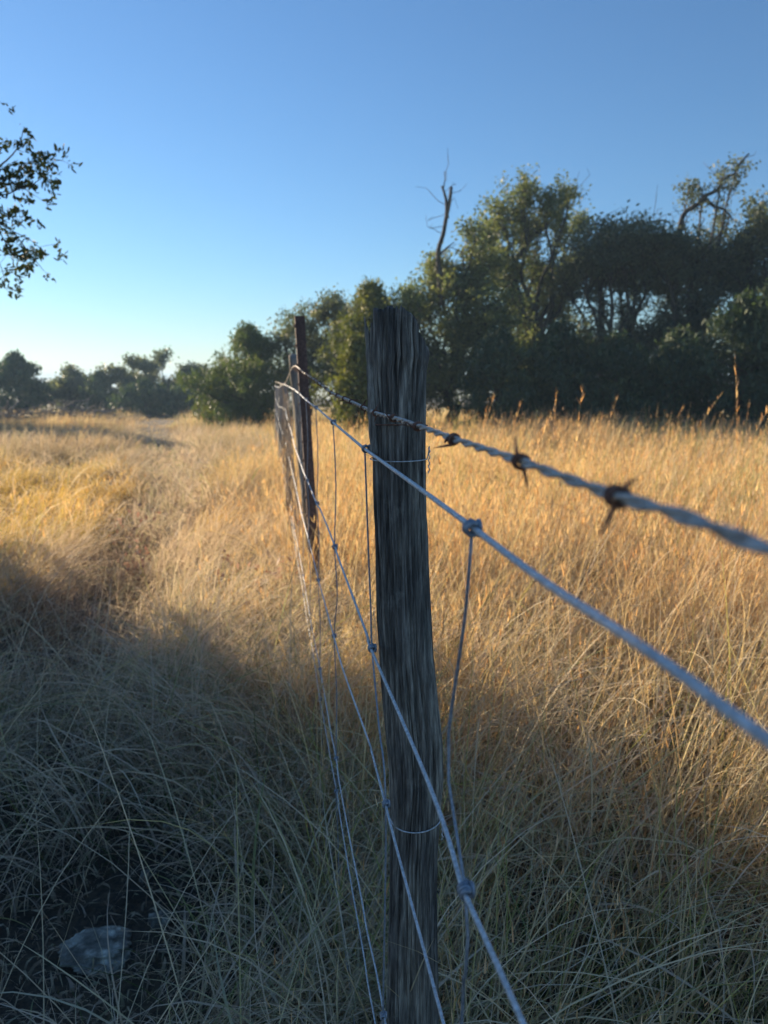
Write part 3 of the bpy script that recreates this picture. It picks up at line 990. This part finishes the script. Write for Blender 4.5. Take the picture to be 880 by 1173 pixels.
def oak(name, label, cat, base, blobs, leafmat, leaf=.037, per=36, tw=49, group=None, trunk_r=.16, bare=None, size_z=.8, fork=.38, extra_limbs=(), nstems=1, lz=None):
    """blobs: (centre, radius, density). Limbs run from the trunk to each blob, twigs fill it, leaves cluster at twig ends"""
    base = Vector(base)
    t = thing(name, label, cat, base, group)
    top = sum((Vector(b[0]) for b in blobs), Vector()) / len(blobs)
    forkp = Vector((base.x * .7 + top.x * .3, base.y * .7 + top.y * .3, base.z + (top.z - base.z) * fork))
    mb = MB(); lb = Bag()
    tp = wig(base - Vector((0, 0, .3)), forkp, 6, .05)
    mb.tube(catmull(tp, .15), list(np.linspace(trunk_r * 1.25, trunk_r * .8, len(catmull(tp, .15)))), 10)
    ends = []; cr = []
    for cpos, rad, dens in blobs:
        cpos = Vector(cpos)
        lp = catmull(wig(forkp, cpos, 6, .035), .15)
        r0 = trunk_r * min(.62, .25 + rad * .16)
        mb.tube(lp, list(np.linspace(r0, r0 * .25, len(lp))), 7)
        nt = max(3, int(tw * dens * rad ** 1.7))
        for _ in range(nt):
            # points biased to the shell of the blob
            u = Vector((random.gauss(0, 1), random.gauss(0, 1), random.gauss(0, 1))).normalized() * rad * random.random() ** .45
            u.z *= size_z
            e = cpos + u * random.uniform(.85, 1.12)
            s = min((lp[int(random.uniform(.3, 1) * (len(lp) - 1))] for _q in range(5)), key=lambda v: (v - e).length)
            br = catmull(wig(s, e, 4, .09), .25)
            mb.tube(br, list(np.linspace(r0 * .16 + .006, .004, len(br))), 4, caps=False)
            c = random.random()
            for f in (1.0, .8, .55):
                ends.append(tuple(s.lerp(e, f))); cr.append(c)
    add_leaves(lb, np.array(ends), per, .08 + .05 * leaf / .05, leaf, crnd=np.array(cr))
    for pts, r0, r1 in extra_limbs:
        lp = catmull(pts, .12)
        mb.tube(lp, list(np.linspace(r0, r1, len(lp))), 7)
        for _ in range(int(len(lp) * .7)):
            i = int(random.uniform(.15, 1) * (len(lp) - 1)); s = lp[i]
            e = s + Vector((random.gauss(0, .24), random.gauss(0, .24), random.gauss(.12, .2)))
            mb.tube(catmull(wig(s, e, 3, .05), .15), .006, 4, caps=False)
            e2 = e + Vector((random.gauss(0, .14), random.gauss(0, .14), random.gauss(.04, .14)))
            mb.tube([e, e2], .004, 3, caps=False)
    tr = mb.build('trunk', M['bark'], t)
    cro = lb.build('crown', leafmat); adopt(cro, t)
    return t


def juniper(label, base, height, width, mat, group=None, n=21000, name='juniper', ragged=.35, size=.034, bottom=.02, seed_=0, lobes=None, cat='juniper'):
    base = Vector(base); rng = np.random.default_rng(seed_ + 77)
    t = thing(name, label, cat, base, group)
    mb = MB(); tp = catmull(wig(base - Vector((0, 0, .2)), base + Vector((0, 0, height * .9)), 6, .02), .2)
    mb.tube(tp, list(np.linspace(.05 + height * .02, .01, len(tp))), 8)
    # boughs: points on a ragged ovoid envelope, each carries sprays
    nb = int(70 + 22 * height)
    cen = []; cr = []
    for k in range(nb):
        s = rng.random() ** .8
        zz = bottom + s * (1 - bottom)
        prof = math.sin(math.pi * min(1, (zz * .86 + .16)) ** 1.0) ** .75
        if zz > .9: prof *= .7
        a = rng.uniform(0, 6.283)
        lob = 1 + ragged * math.sin(a * 3 + zz * 7 + seed_) * .6 + ragged * rng.normal(0, .45)
        r = width / 2 * prof * lob
        tip = base + Vector((math.cos(a) * r, math.sin(a) * r, zz * height + .12 * r))
        root = base + Vector((0, 0, max(.05, zz * height - r * .35)))
        br = catmull([root, root.lerp(tip, .5) - Vector((0, 0, .04)), tip], .2)
        mb.tube(br, list(np.linspace(.018, .005, len(br))), 4, caps=False)
        c = rng.random()
        for f in (1.0, .9, .78, .62, .42):
            cen.append(tuple(root.lerp(tip, f))); cr.append(c)
    cen = np.array(cen); cr = np.array(cr)
    per = max(8, int(n * height * width / 5 / len(cen)))
    lb = Bag()
    add_leaves(lb, cen, per, .07 + .014 * height, size, elong=3.0, up=1.0, crnd=cr, flat=(1, 1, .9))
    mb.build('trunk', M['bark'], t)
    o = lb.build('crown', mat); adopt(o, t)
    return t


def gp(px, Y):
    """ground point under image column px at distance Y"""
    x = (px - 440) / (F * CP + 130 * SP) * Y
    return Vector((x, Y, tzf(x, Y)))


def bl(px, py, rpx, Y, dens=1.0, jit=.35):
    c = at(px, py, Y + random.uniform(-jit, jit) * 2)
    return (c, rpx * 1.12 / 860 * Y, dens)


g = 'trees standing behind the golden field'
# yellowish oak with a dead snag
Y = 17.0
oak('oak_tree', 'yellow green oak with a bare dead snag rising from its top', 'oak tree', gp(515, Y),
    [bl(500, 300, 30, Y, .8), bl(530, 325, 38, Y, 1.2), bl(490, 345, 34, Y, 1.1), bl(555, 300, 32, Y, .9), bl(545, 265, 22, Y, .6), bl(468, 345, 22, Y, .8), bl(472, 440, 30, Y), bl(520, 385, 45, Y + .5, 1.2), bl(480, 400, 34, Y, 1.1), bl(560, 360, 42, Y, 1.1), bl(500, 440, 40, Y), bl(555, 425, 42, Y)],
    M['oakyellow'], group=g, trunk_r=.15,
    extra_limbs=[([at(506, 350, Y), at(503, 310, Y), at(502, 288, Y), at(508, 268, Y), at(511, 250, Y), at(515, 232, Y), at(517, 214, Y)], .07, .035),
                 ([at(512, 250, Y), at(511, 228, Y), at(506, 213, Y)], .05, .02), ([at(508, 216, Y), at(510, 205, Y), at(509, 196, Y)], .016, .005),
                 ([at(503, 292, Y), at(513, 283, Y), at(521, 277, Y)], .03, .01)])
# tall open oak
Y = 19.0
oak('oak_tree', 'tallest open crowned oak, its upper limbs showing against the sky', 'oak tree', gp(610, Y),
    [bl(600, 215, 24, Y, .8), bl(575, 240, 26, Y, .8), bl(630, 225, 24, Y, .7), bl(655, 215, 16, Y, .7), bl(600, 260, 30, Y, .9), bl(645, 262, 26, Y, .55), bl(580, 300, 34, Y, 1.0), bl(620, 310, 36, Y, 1.0), bl(556, 262, 24, Y, .8), bl(665, 300, 30, Y, .9), bl(660, 255, 20, Y, .5),
     bl(600, 350, 40, Y), bl(640, 350, 30, Y, .8), bl(590, 400, 42, Y), bl(640, 410, 42, Y), bl(600, 445, 40, Y)],
    M['oakyellow'], group=g, trunk_r=.2, fork=.45,
    extra_limbs=[([at(585, 330, Y), at(590, 300, Y), at(606, 275, Y), at(600, 245, Y), at(602, 205, Y)], .09, .02),
                 ([at(604, 275, Y), at(622, 262, Y), at(642, 240, Y), at(662, 215, Y)], .06, .015)])
# middle grey green oak with bare twigs
Y = 18.0
oak('oak_tree', 'broad dark oak with sky showing through, between the tall oak and the leaning one', 'oak tree', gp(700, Y),
    [bl(665, 285, 28, Y, .9), bl(650, 320, 30, Y, .9), bl(700, 285, 32, Y, 1), bl(735, 295, 32, Y, 1), bl(690, 270, 26, Y, .9), bl(720, 265, 26, Y, .8), bl(740, 275, 28, Y, .8), bl(680, 310, 30, Y, .9), bl(715, 305, 32, Y), bl(750, 310, 32, Y), bl(690, 345, 34, Y, .35), bl(730, 345, 34, Y, .35),
     bl(680, 395, 42, Y), bl(730, 395, 42, Y), bl(765, 370, 36, Y, .9), bl(700, 440, 42, Y)],
    M['oakleaf'], group=g, trunk_r=.18,
    extra_limbs=[([at(700, 300, Y), at(706, 270, Y), at(696, 259, Y), at(680, 257, Y), at(665, 258, Y)], .05, .012),
                 ([at(715, 290, Y), at(722, 262, Y), at(742, 255, Y), at(762, 252, Y)], .05, .015)])
# leaning limb oak
Y = 17.5
oak('oak_tree', 'dark oak whose long crooked limb leans up to the right above the others', 'oak tree', gp(775, Y),
    [bl(805, 218, 14, Y, .3), bl(790, 216, 12, Y, .35), bl(828, 200, 12, Y, .3), bl(848, 188, 8, Y, .5), bl(835, 248, 10, Y, .4), bl(775, 285, 34, Y, 1), bl(755, 275, 26, Y, .9), bl(815, 280, 28, Y, .8), bl(800, 305, 36, Y, 1), bl(830, 315, 32, Y, .9), bl(770, 330, 32, Y, .8), bl(810, 350, 34, Y, .7), bl(790, 395, 40, Y), bl(770, 435, 42, Y)],
    M['oakleaf'], group=g, trunk_r=.18,
    extra_limbs=[([at(772, 330, Y), at(778, 280, Y), at(780, 255, Y), at(786, 242, Y), at(800, 234, Y), at(806, 225, Y), at(822, 218, Y), at(828, 206, Y), at(841, 199, Y), at(847, 188, Y), at(858, 176, Y)], .085, .02),
                 ([at(805, 226, Y), at(818, 236, Y), at(830, 240, Y), at(840, 252, Y)], .05, .012)])
Y = 16.5
oak('oak_tree', 'dark oak cut by the right edge of the picture', 'oak tree', gp(880, Y),
    [bl(872, 240, 20, Y, .8), bl(860, 265, 26, Y), bl(845, 290, 28, Y), bl(895, 255, 30, Y), bl(850, 310, 28, Y), bl(885, 320, 36, Y), bl(855, 360, 34, Y, .9), bl(920, 300, 40, Y), bl(890, 390, 42, Y), bl(930, 370, 42, Y), bl(860, 430, 40, Y)],
    M['oakleaf'], group=g, trunk_r=.18)
# dark junipers under the oaks
for k, (px, Y, pytop, wpx, lab) in enumerate([
        (848, 14.6, 345, 110, 'dark juniper under the oaks, nearest the right edge'),
        (775, 15.2, 385, 105, 'dark juniper right of the middle oaks, one left of the edge juniper'),
        (705, 15.6, 390, 100, 'dark juniper under the broad oak with sky gaps'),
        (640, 16.0, 375, 90, 'low dark juniper under the tallest oak'),
        (570, 15.8, 385, 90, 'low dark juniper between the near post and the tallest oak'),
        (912, 14.0, 290, 110, 'tall dark juniper mostly outside the right edge')]):
    b = gp(px, Y); h = at(px, pytop, Y).z - b.z
    juniper(lab, b, h, wpx / 860 * Y, M['juniper'], g, seed_=k, n=17000)
# behind the posts
Y = 17
b = gp(425, Y); juniper('bright yellow green juniper just left of the near post', b, at(420, 333, Y).z - b.z, 105 / 860 * Y, M['junyellow'], g, seed_=21, ragged=.5)
Y = 14
b = gp(408, Y); juniper('small pale leafy shrub low between the two nearest posts', b, at(408, 390, Y).z - b.z, 40 / 860 * Y, M['junyellow'], g, seed_=25, name='shrub', cat='shrub')
Y = 19
oak('oak_tree', 'thin grey green oak behind the studded steel post', 'oak tree', gp(350, Y),
    [bl(345, 365, 26, Y, .7), bl(375, 355, 24, Y, .8), bl(325, 385, 24, Y, .6), bl(360, 395, 32, Y, .9), bl(395, 365, 24, Y, .8), bl(345, 425, 34, Y, .9), bl(385, 420, 34, Y, .9)],
    M['oakleaf'], group=g, trunk_r=.12)
Y = 20
b = gp(287, Y); juniper('ragged green juniper left of the steel post', b, at(290, 377, Y).z - b.z, 92 / 860 * Y, M['jungreen'], g, seed_=33, ragged=.65)
Y = 21
b = gp(256, Y); juniper('low bushy juniper at the left foot of the ragged one', b, at(256, 425, Y).z - b.z, 50 / 860 * Y, M['junyellow'], g, seed_=35, ragged=.5)
# far line on the left
g2 = 'far trees beyond the left meadow'
far = [(22, 36, 408, 56, 'j', 'round dark far juniper at the left edge of the meadow'),
       (82, 38, 420, 62, 'o', 'low spreading far oak beside the dark round juniper'),
       (116, 36, 428, 40, 'j', 'small pointed far juniper in the middle of the left tree line'),
       (155, 37, 402, 56, 'o', 'taller feathery far oak right of the small pointed juniper'),
       (190, 38, 398, 56, 'o', 'tallest feathery far oak of the left tree line'),
       (222, 37, 416, 44, 'o', 'thin greyish far oak at the right end of the left tree line'),
       (166, 34, 438, 60, 'j', 'low dark far juniper in front of the feathery oaks'),
       (215, 34, 440, 60, 'j', 'low dark far juniper at the right end of the tree line')]
for k, (px, Y, pytop, wpx, kind, lab) in enumerate(far):
    b = gp(px, Y); h = at(px, pytop, Y).z - b.z; w = wpx / 860 * Y
    if kind == 'j':
        juniper(lab, b, h, w, M['juniper'], g2, seed_=50 + k, n=7000, size=.07)
    else:
        blobs = []
        for q in range(15):
            blobs.append((b + Vector((random.uniform(-.42, .42) * w, random.uniform(-.4, .4) * w, h * random.uniform(.15, .86))), w * .23, .9))
        blobs.append((b + Vector((0, 0, h * .88)), w * .2, 1))
        oak('oak_tree', lab, 'oak tree', b, blobs, M['oakleaf'], leaf=.075, per=22, tw=30, group=g2, trunk_r=.14)

# trees outside the frame, up sun on the left: they throw the foreground shade
SH = Vector((SUND[0], SUND[1], 0)).normalized()
SNn = Vector((SH.y, -SH.x, 0))        # to the right of the sun direction, away from the eye side
OFF = 1.7


def shade_pt(s, q, z=0):
    """s metres toward the sun from the eye, q metres off the shade edge (negative = on our side)"""
    p = SH * s + Vector((-SH.y, SH.x, 0)) * -1 * (OFF + q)
    return Vector((p.x, p.y, z))


print('shade edge passes', shade_pt(0, 0), shade_pt(5, 0))


def near_oak():
    base = shade_pt(6.2, -1.8); base.z = tzf(base.x, base.y)
    blobs = []
    for s, q, z, r in ((5.4, -1.0, 1.9, .9), (6.6, -.95, 2.7, .95), (6.2, -1.7, 3.0, .85), (5.6, -1.6, 2.4, .85), (6.2, -2.6, 2.1, .9), (6.8, -1.8, 1.2, .9), (6.2, -1.0, 1.1, .8), (6.2, -2.8, 1.1, .9)):
        blobs.append((shade_pt(s, q, z), r, 1.2))
    t = oak('oak_tree', 'live oak outside the left edge whose leafy twigs hang into the sky', 'oak tree', base, blobs, M['oakleaf'], leaf=.05, per=26, tw=26, trunk_r=.2, group='trees left of the field')
    # the twigs that reach into the picture, with real leaf shapes
    Yb = 4.0
    tw_ = MB(); lv = Bag(); pos = []; dirs = []
    start = Vector(blobs[1][0])
    def twig(pts, r0):
        p = catmull([at(x, y, Yb + dz) for x, y, dz in pts], .04)
        tw_.tube(p, list(np.linspace(r0, .0015, len(p))), 5)
        return p
    main = [twig([(-120, 150, .6), (-60, 185, .2), (-20, 200, 0), (10, 205, 0), (35, 185, -.1), (60, 182, -.1), (72, 184, -.1)], .014),
            twig([(-100, 190, .5), (-50, 220, .2), (-10, 250, 0), (15, 265, 0), (35, 275, .1), (52, 290, .1)], .010),
            twig([(-20, 200, 0), (0, 190, 0), (20, 170, .05), (28, 145, .1)], .006),
            twig([(10, 205, 0), (28, 215, -.1), (45, 206, -.15), (57, 197, -.2)], .004),
            twig([(-10, 225, 0), (10, 222, 0), (25, 215, 0), (36, 222, .1)], .005),
            twig([(15, 265, 0), (30, 285, .05), (42, 300, .1), (50, 310, .1)], .004),
            twig([(-10, 250, 0), (5, 275, 0), (12, 290, 0), (30, 297, 0)], .005),
            twig([(-20, 235, 0), (0, 240, 0), (15, 250, 0), (30, 262, .1)], .005),
            twig([(-30, 250, 0), (-10, 285, .1), (3, 310, .1), (6, 330, .1)], .004)]
    tw_.tube(catmull([start, start.lerp(main[0][0], .5) + Vector((0, 0, .15)), main[0][0]], .1), .018, 6)
    tw_.tube(catmull([start, start.lerp(main[1][0], .5), main[1][0]], .1), .016, 6)
    for p in main:
        n = len(p)
        for i in range(int(n * .25), n):
            for _ in range(4 if i > n * .4 else 2):
                if random.random() < .72:
                    e = p[i] + Vector((random.gauss(0, .042), random.gauss(0, .06), random.gauss(0, .038)))
                    if random.random() < .5: tw_.tube([p[i], e], .0011, 3, caps=False)
                    pos.append(tuple(e)); dirs.append(tuple((e - p[i]).normalized()))
    pos = np.array(pos); dirs = np.array(dirs)
    rep = 9
    c = np.repeat(pos, rep, 0) + RNG.normal(0, .012, (len(pos) * rep, 3)); d = np.repeat(dirs, rep, 0) + RNG.normal(0, .6, (len(pos) * rep, 3))
    d /= np.linalg.norm(d, axis=1)[:, None]
    e = RNG.normal(0, 1, d.shape); e -= (e * d).sum(1)[:, None] * d; e /= np.linalg.norm(e, axis=1)[:, None]
    f = np.cross(d, e)
    s = RNG.uniform(.022, .040, len(c))[:, None]
    # leaf outline: stem, widest, tip, folded along the midrib
    mid0, mid1, mid2 = c, c + d * s * .5 - f * s * .02, c + d * s
    l1, l2 = c + d * s * .28 + e * s * .19 + f * s * .06, c + d * s * .7 + e * s * .17 + f * s * .06
    r1, r2 = c + d * s * .28 - e * s * .19 + f * s * .06, c + d * s * .7 - e * s * .17 + f * s * .06
    V = np.stack([mid0, mid1, mid2, l1, l2, r1, r2], 1).reshape(-1, 3)
    i = np.arange(len(c)) * 7
    Fq = np.concatenate([np.stack([i, i + 1, i + 4, i + 3], -1), np.stack([i + 1, i + 2, i + 4, i + 4], -1)[:0], np.stack([i, i + 5, i + 6, i + 1], -1),
                         np.stack([i + 1, i + 6, i + 2, i + 4], -1)])
    T = np.ones((len(V), 4), np.float32); T[:, 0] = np.repeat(RNG.random(len(c)), 7)
    lv.add(V, Fq, T)
    tw_.build('branch', M['bark'], t)
    o = lv.build('foliage', M['oaknear']); adopt(o, t)
    return t


near_oak()
b = Vector((-14.9, 23.2, 0)); b.z = tzf(b.x, b.y)
juniper('juniper outside the left edge beyond the trail', b, 4.3, 3.4, M['juniper'], 'trees left of the field', seed_=99, n=7000, size=.07)
for k, (s, q, h, w, lab) in enumerate([(6.0, -.95, 3.7, 1.6, 'slim juniper outside the left edge beside the live oak'), (9.4, -1.1, 3.4, 2.0, 'slender juniper outside the left edge behind the slim one'), (7.6, -1.9, 2.9, 2.2, 'juniper outside the left edge, closest to the field')]):
    b = shade_pt(s, q); b.z = tzf(b.x, b.y)
    juniper(lab, b, h, w, M['juniper'], 'trees left of the field', seed_=80 + k, n=6500, size=.05)

# ------------------------------------------------------------------ rocks
def rock(label, px, py, wid, hgt, seed_, zoff=0):
    r = ray(px, py); s = -(H - .02) / r[2]
    x, y = s * r[0], s * r[1]
    import bmesh
    bm = bmesh.new(); bmesh.ops.create_icosphere(bm, subdivisions=5, radius=1)
    for v in bm.verts:
        n = v.co.normalized()
        d = 1 + .28 * mn.noise(n * 1.3 + Vector((seed_, 0, 0))) * 2 + .10 * mn.noise(n * 4 + Vector((seed_, 3, 0))) + .10 * mn.noise(n * 9 + Vector((seed_, 3, 0))) + .05 * mn.noise(n * 22)
        cell = mn.cell(n * 2.2 + Vector((seed_, 1, 2))) * .10
        p = n * (d + cell * .3)
        p.z = min(p.z, .72 + .05 * mn.noise(n * 6))
        v.co = Vector((p.x * wid / 2, p.y * wid * .36, p.z * hgt))
    me = bpy.data.meshes.new('rock'); bm.to_mesh(me); bm.free(); me.materials.append(M['rock'])
    me.polygons.foreach_set('use_smooth', [True] * len(me.polygons))
    o = bpy.data.objects.new('rock', me); C.objects.link(o)
    o.location = (x, y, tzf(x, y) + .006 + zoff); o.rotation_euler = (random.uniform(-.1, .1), random.uniform(-.1, .1), seed_)
    tag(o, label, 'rock', 'stones in the bare patch of the foreground')


rock('largest pale lichened rock near the bottom left corner', 118, 1092, .155, .022, 0.2)
rock('pale flat stone at the far end of the bare patch', 200, 948, .07, .03, 2.1)
rock('small brownish stone just right above the largest rock', 182, 1056, .05, .025, 3.3)
rock('smallest stone in the middle of the bare patch', 168, 1002, .035, .018, 4.4)


# ------------------------------------------------------------------ red leaved weeds and the brush pile
def weed(label, px, py, h, dens, seed_):
    r = ray(px, py); s = -(H - .1) / r[2]; x, y = s * r[0], s * r[1]
    b = Vector((x, y, tzf(x, y)))
    t = thing('dry_weed', label, 'weed', b, 'reddish dry weeds')
    mb = MB(); cen = []
    for k in range(5):
        top = b + Vector((random.gauss(0, .07), random.gauss(0, .07), h * random.uniform(.7, 1)))
        p = catmull(wig(b, top, 4, .06), .04); mb.tube(p, list(np.linspace(.003, .001, len(p))), 4)
        for i in range(len(p) // 3, len(p)):
            cen.append(tuple(p[i] + Vector((random.gauss(0, .02), random.gauss(0, .02), 0))))
    lb = Bag(); add_leaves(lb, np.array(cen), dens - 1, .03, .016, elong=2.0)
    mb.build('stem', M['vine'], t); o = lb.build('leaves', M['redleaf']); adopt(o, t)


weed('pinkish red dry weed by the trail, at the edge of the shade', 148, 612, .34, 4, 1)
weed('pinkish dry weed nearer the camera than the one at the shade edge', 152, 645, .30, 4, 2)
weed('reddish brown dry weed leaning on the fence wires', 318, 705, .40, 5, 3)
weed('russet dry weed between the trail and the fence', 262, 672, .30, 4, 4)


def brush():
    mb = MB(); c = gp(45, 27); c.z = tzf(c.x, c.y)
    for k in range(150):
        a = c + Vector((random.uniform(-2.2, 2.6), random.uniform(-.7, .7), random.uniform(0, .45)))
        f = 1 - abs(a.x - c.x) / 3.2
        d = Vector((random.gauss(0, 1), random.gauss(0, .5), random.gauss(.1, .35))).normalized() * random.uniform(.5, 1.5)
        e = a + d; e.z = max(c.z + .05, min(e.z, c.z + .3 + .95 * f))
        p = catmull(wig(a, e, 4, .08), .15)
        mb.tube(p, list(np.linspace(random.uniform(.012, .04), .006, len(p))), 5)
    o = mb.build('brush_pile', M['deadwood'])
    tag(o, 'grey heap of dead branches in front of the far left trees', 'brush pile')


brush()

# ------------------------------------------------------------------ air
def haze():
    m = bpy.data.materials.new('thin_haze'); m.use_nodes = True
    t = m.node_tree; t.nodes.clear()
    o = t.nodes.new('ShaderNodeOutputMaterial'); v = t.nodes.new('ShaderNodeVolumePrincipled')
    v.inputs['Color'].default_value = (.50, .74, 1, 1); v.inputs['Density'].default_value = .0017; v.inputs['Anisotropy'].default_value = .2
    t.links.new(v.outputs[0], o.inputs['Volume'])
    mb = MB(); x0, x1, y0, y1, z0, z1 = -650, 650, -650, 950, -3, 9
    z0 = float(tz(np.array([0]), np.array([40])).min()) - 2
    mb.v = [Vector(p) for p in ((x0, y0, z0), (x1, y0, z0), (x1, y1, z0), (x0, y1, z0), (x0, y0, z1), (x1, y0, z1), (x1, y1, z1), (x0, y1, z1))]
    mb.f = [(0, 3, 2, 1), (4, 5, 6, 7), (0, 1, 5, 4), (1, 2, 6, 5), (2, 3, 7, 6), (3, 0, 4, 7)]
    tag(mb.build('haze', m, smooth=False), 'thin pale evening haze over the whole field', 'haze', kind='stuff')


haze()

# ------------------------------------------------------------------ light, sky, camera
sc = bpy.context.scene
w = bpy.data.worlds.new('World'); sc.world = w; w.use_nodes = True
nt = w.node_tree; nt.nodes.clear()
sky = nt.nodes.new('ShaderNodeTexSky'); sky.sky_type = 'NISHITA'; sky.sun_disc = False
sky.sun_elevation = SUN_EL; sky.sun_rotation = SUN_AZ
sky.air_density = 1.4; sky.dust_density = .25; sky.ozone_density = 6.0; sky.altitude = 1500
bg = nt.nodes.new('ShaderNodeBackground'); bg.inputs[1].default_value = .057
out = nt.nodes.new('ShaderNodeOutputWorld')
nt.links.new(sky.outputs[0], bg.inputs[0]); nt.links.new(bg.outputs[0], out.inputs[0])

sl = bpy.data.lights.new('sun', 'SUN'); sl.energy = 4.5; sl.angle = R(.5); sl.color = (1.0, .80, .56)
so = bpy.data.objects.new('sun', sl); C.objects.link(so)
so.rotation_euler = Vector(SUND).to_track_quat('Z', 'Y').to_euler()

cd = bpy.data.cameras.new('camera'); co = bpy.data.objects.new('camera', cd); C.objects.link(co)
co.location = (0, 0, H); co.rotation_euler = (R(90) - PITCH, 0, 0)
cd.sensor_fit = 'VERTICAL'; cd.sensor_height = 36; cd.lens = F / 1173 * 36
cd.clip_start = .01; cd.clip_end = 3000
cd.dof.use_dof = True; cd.dof.focus_distance = .86; cd.dof.aperture_fstop = cd.lens / 3.2
sc.camera = co

sc.view_settings.view_transform = 'Standard'; sc.view_settings.look = 'None'; sc.view_settings.gamma = 1
sc.view_settings.exposure = 1.5
sc.render.engine = 'CYCLES'
sc.cycles.use_denoising = True
sc.cycles.max_bounces = 9; sc.cycles.transparent_max_bounces = 4
sc.cycles.diffuse_bounces = 8; sc.cycles.glossy_bounces = 2; sc.cycles.transmission_bounces = 8
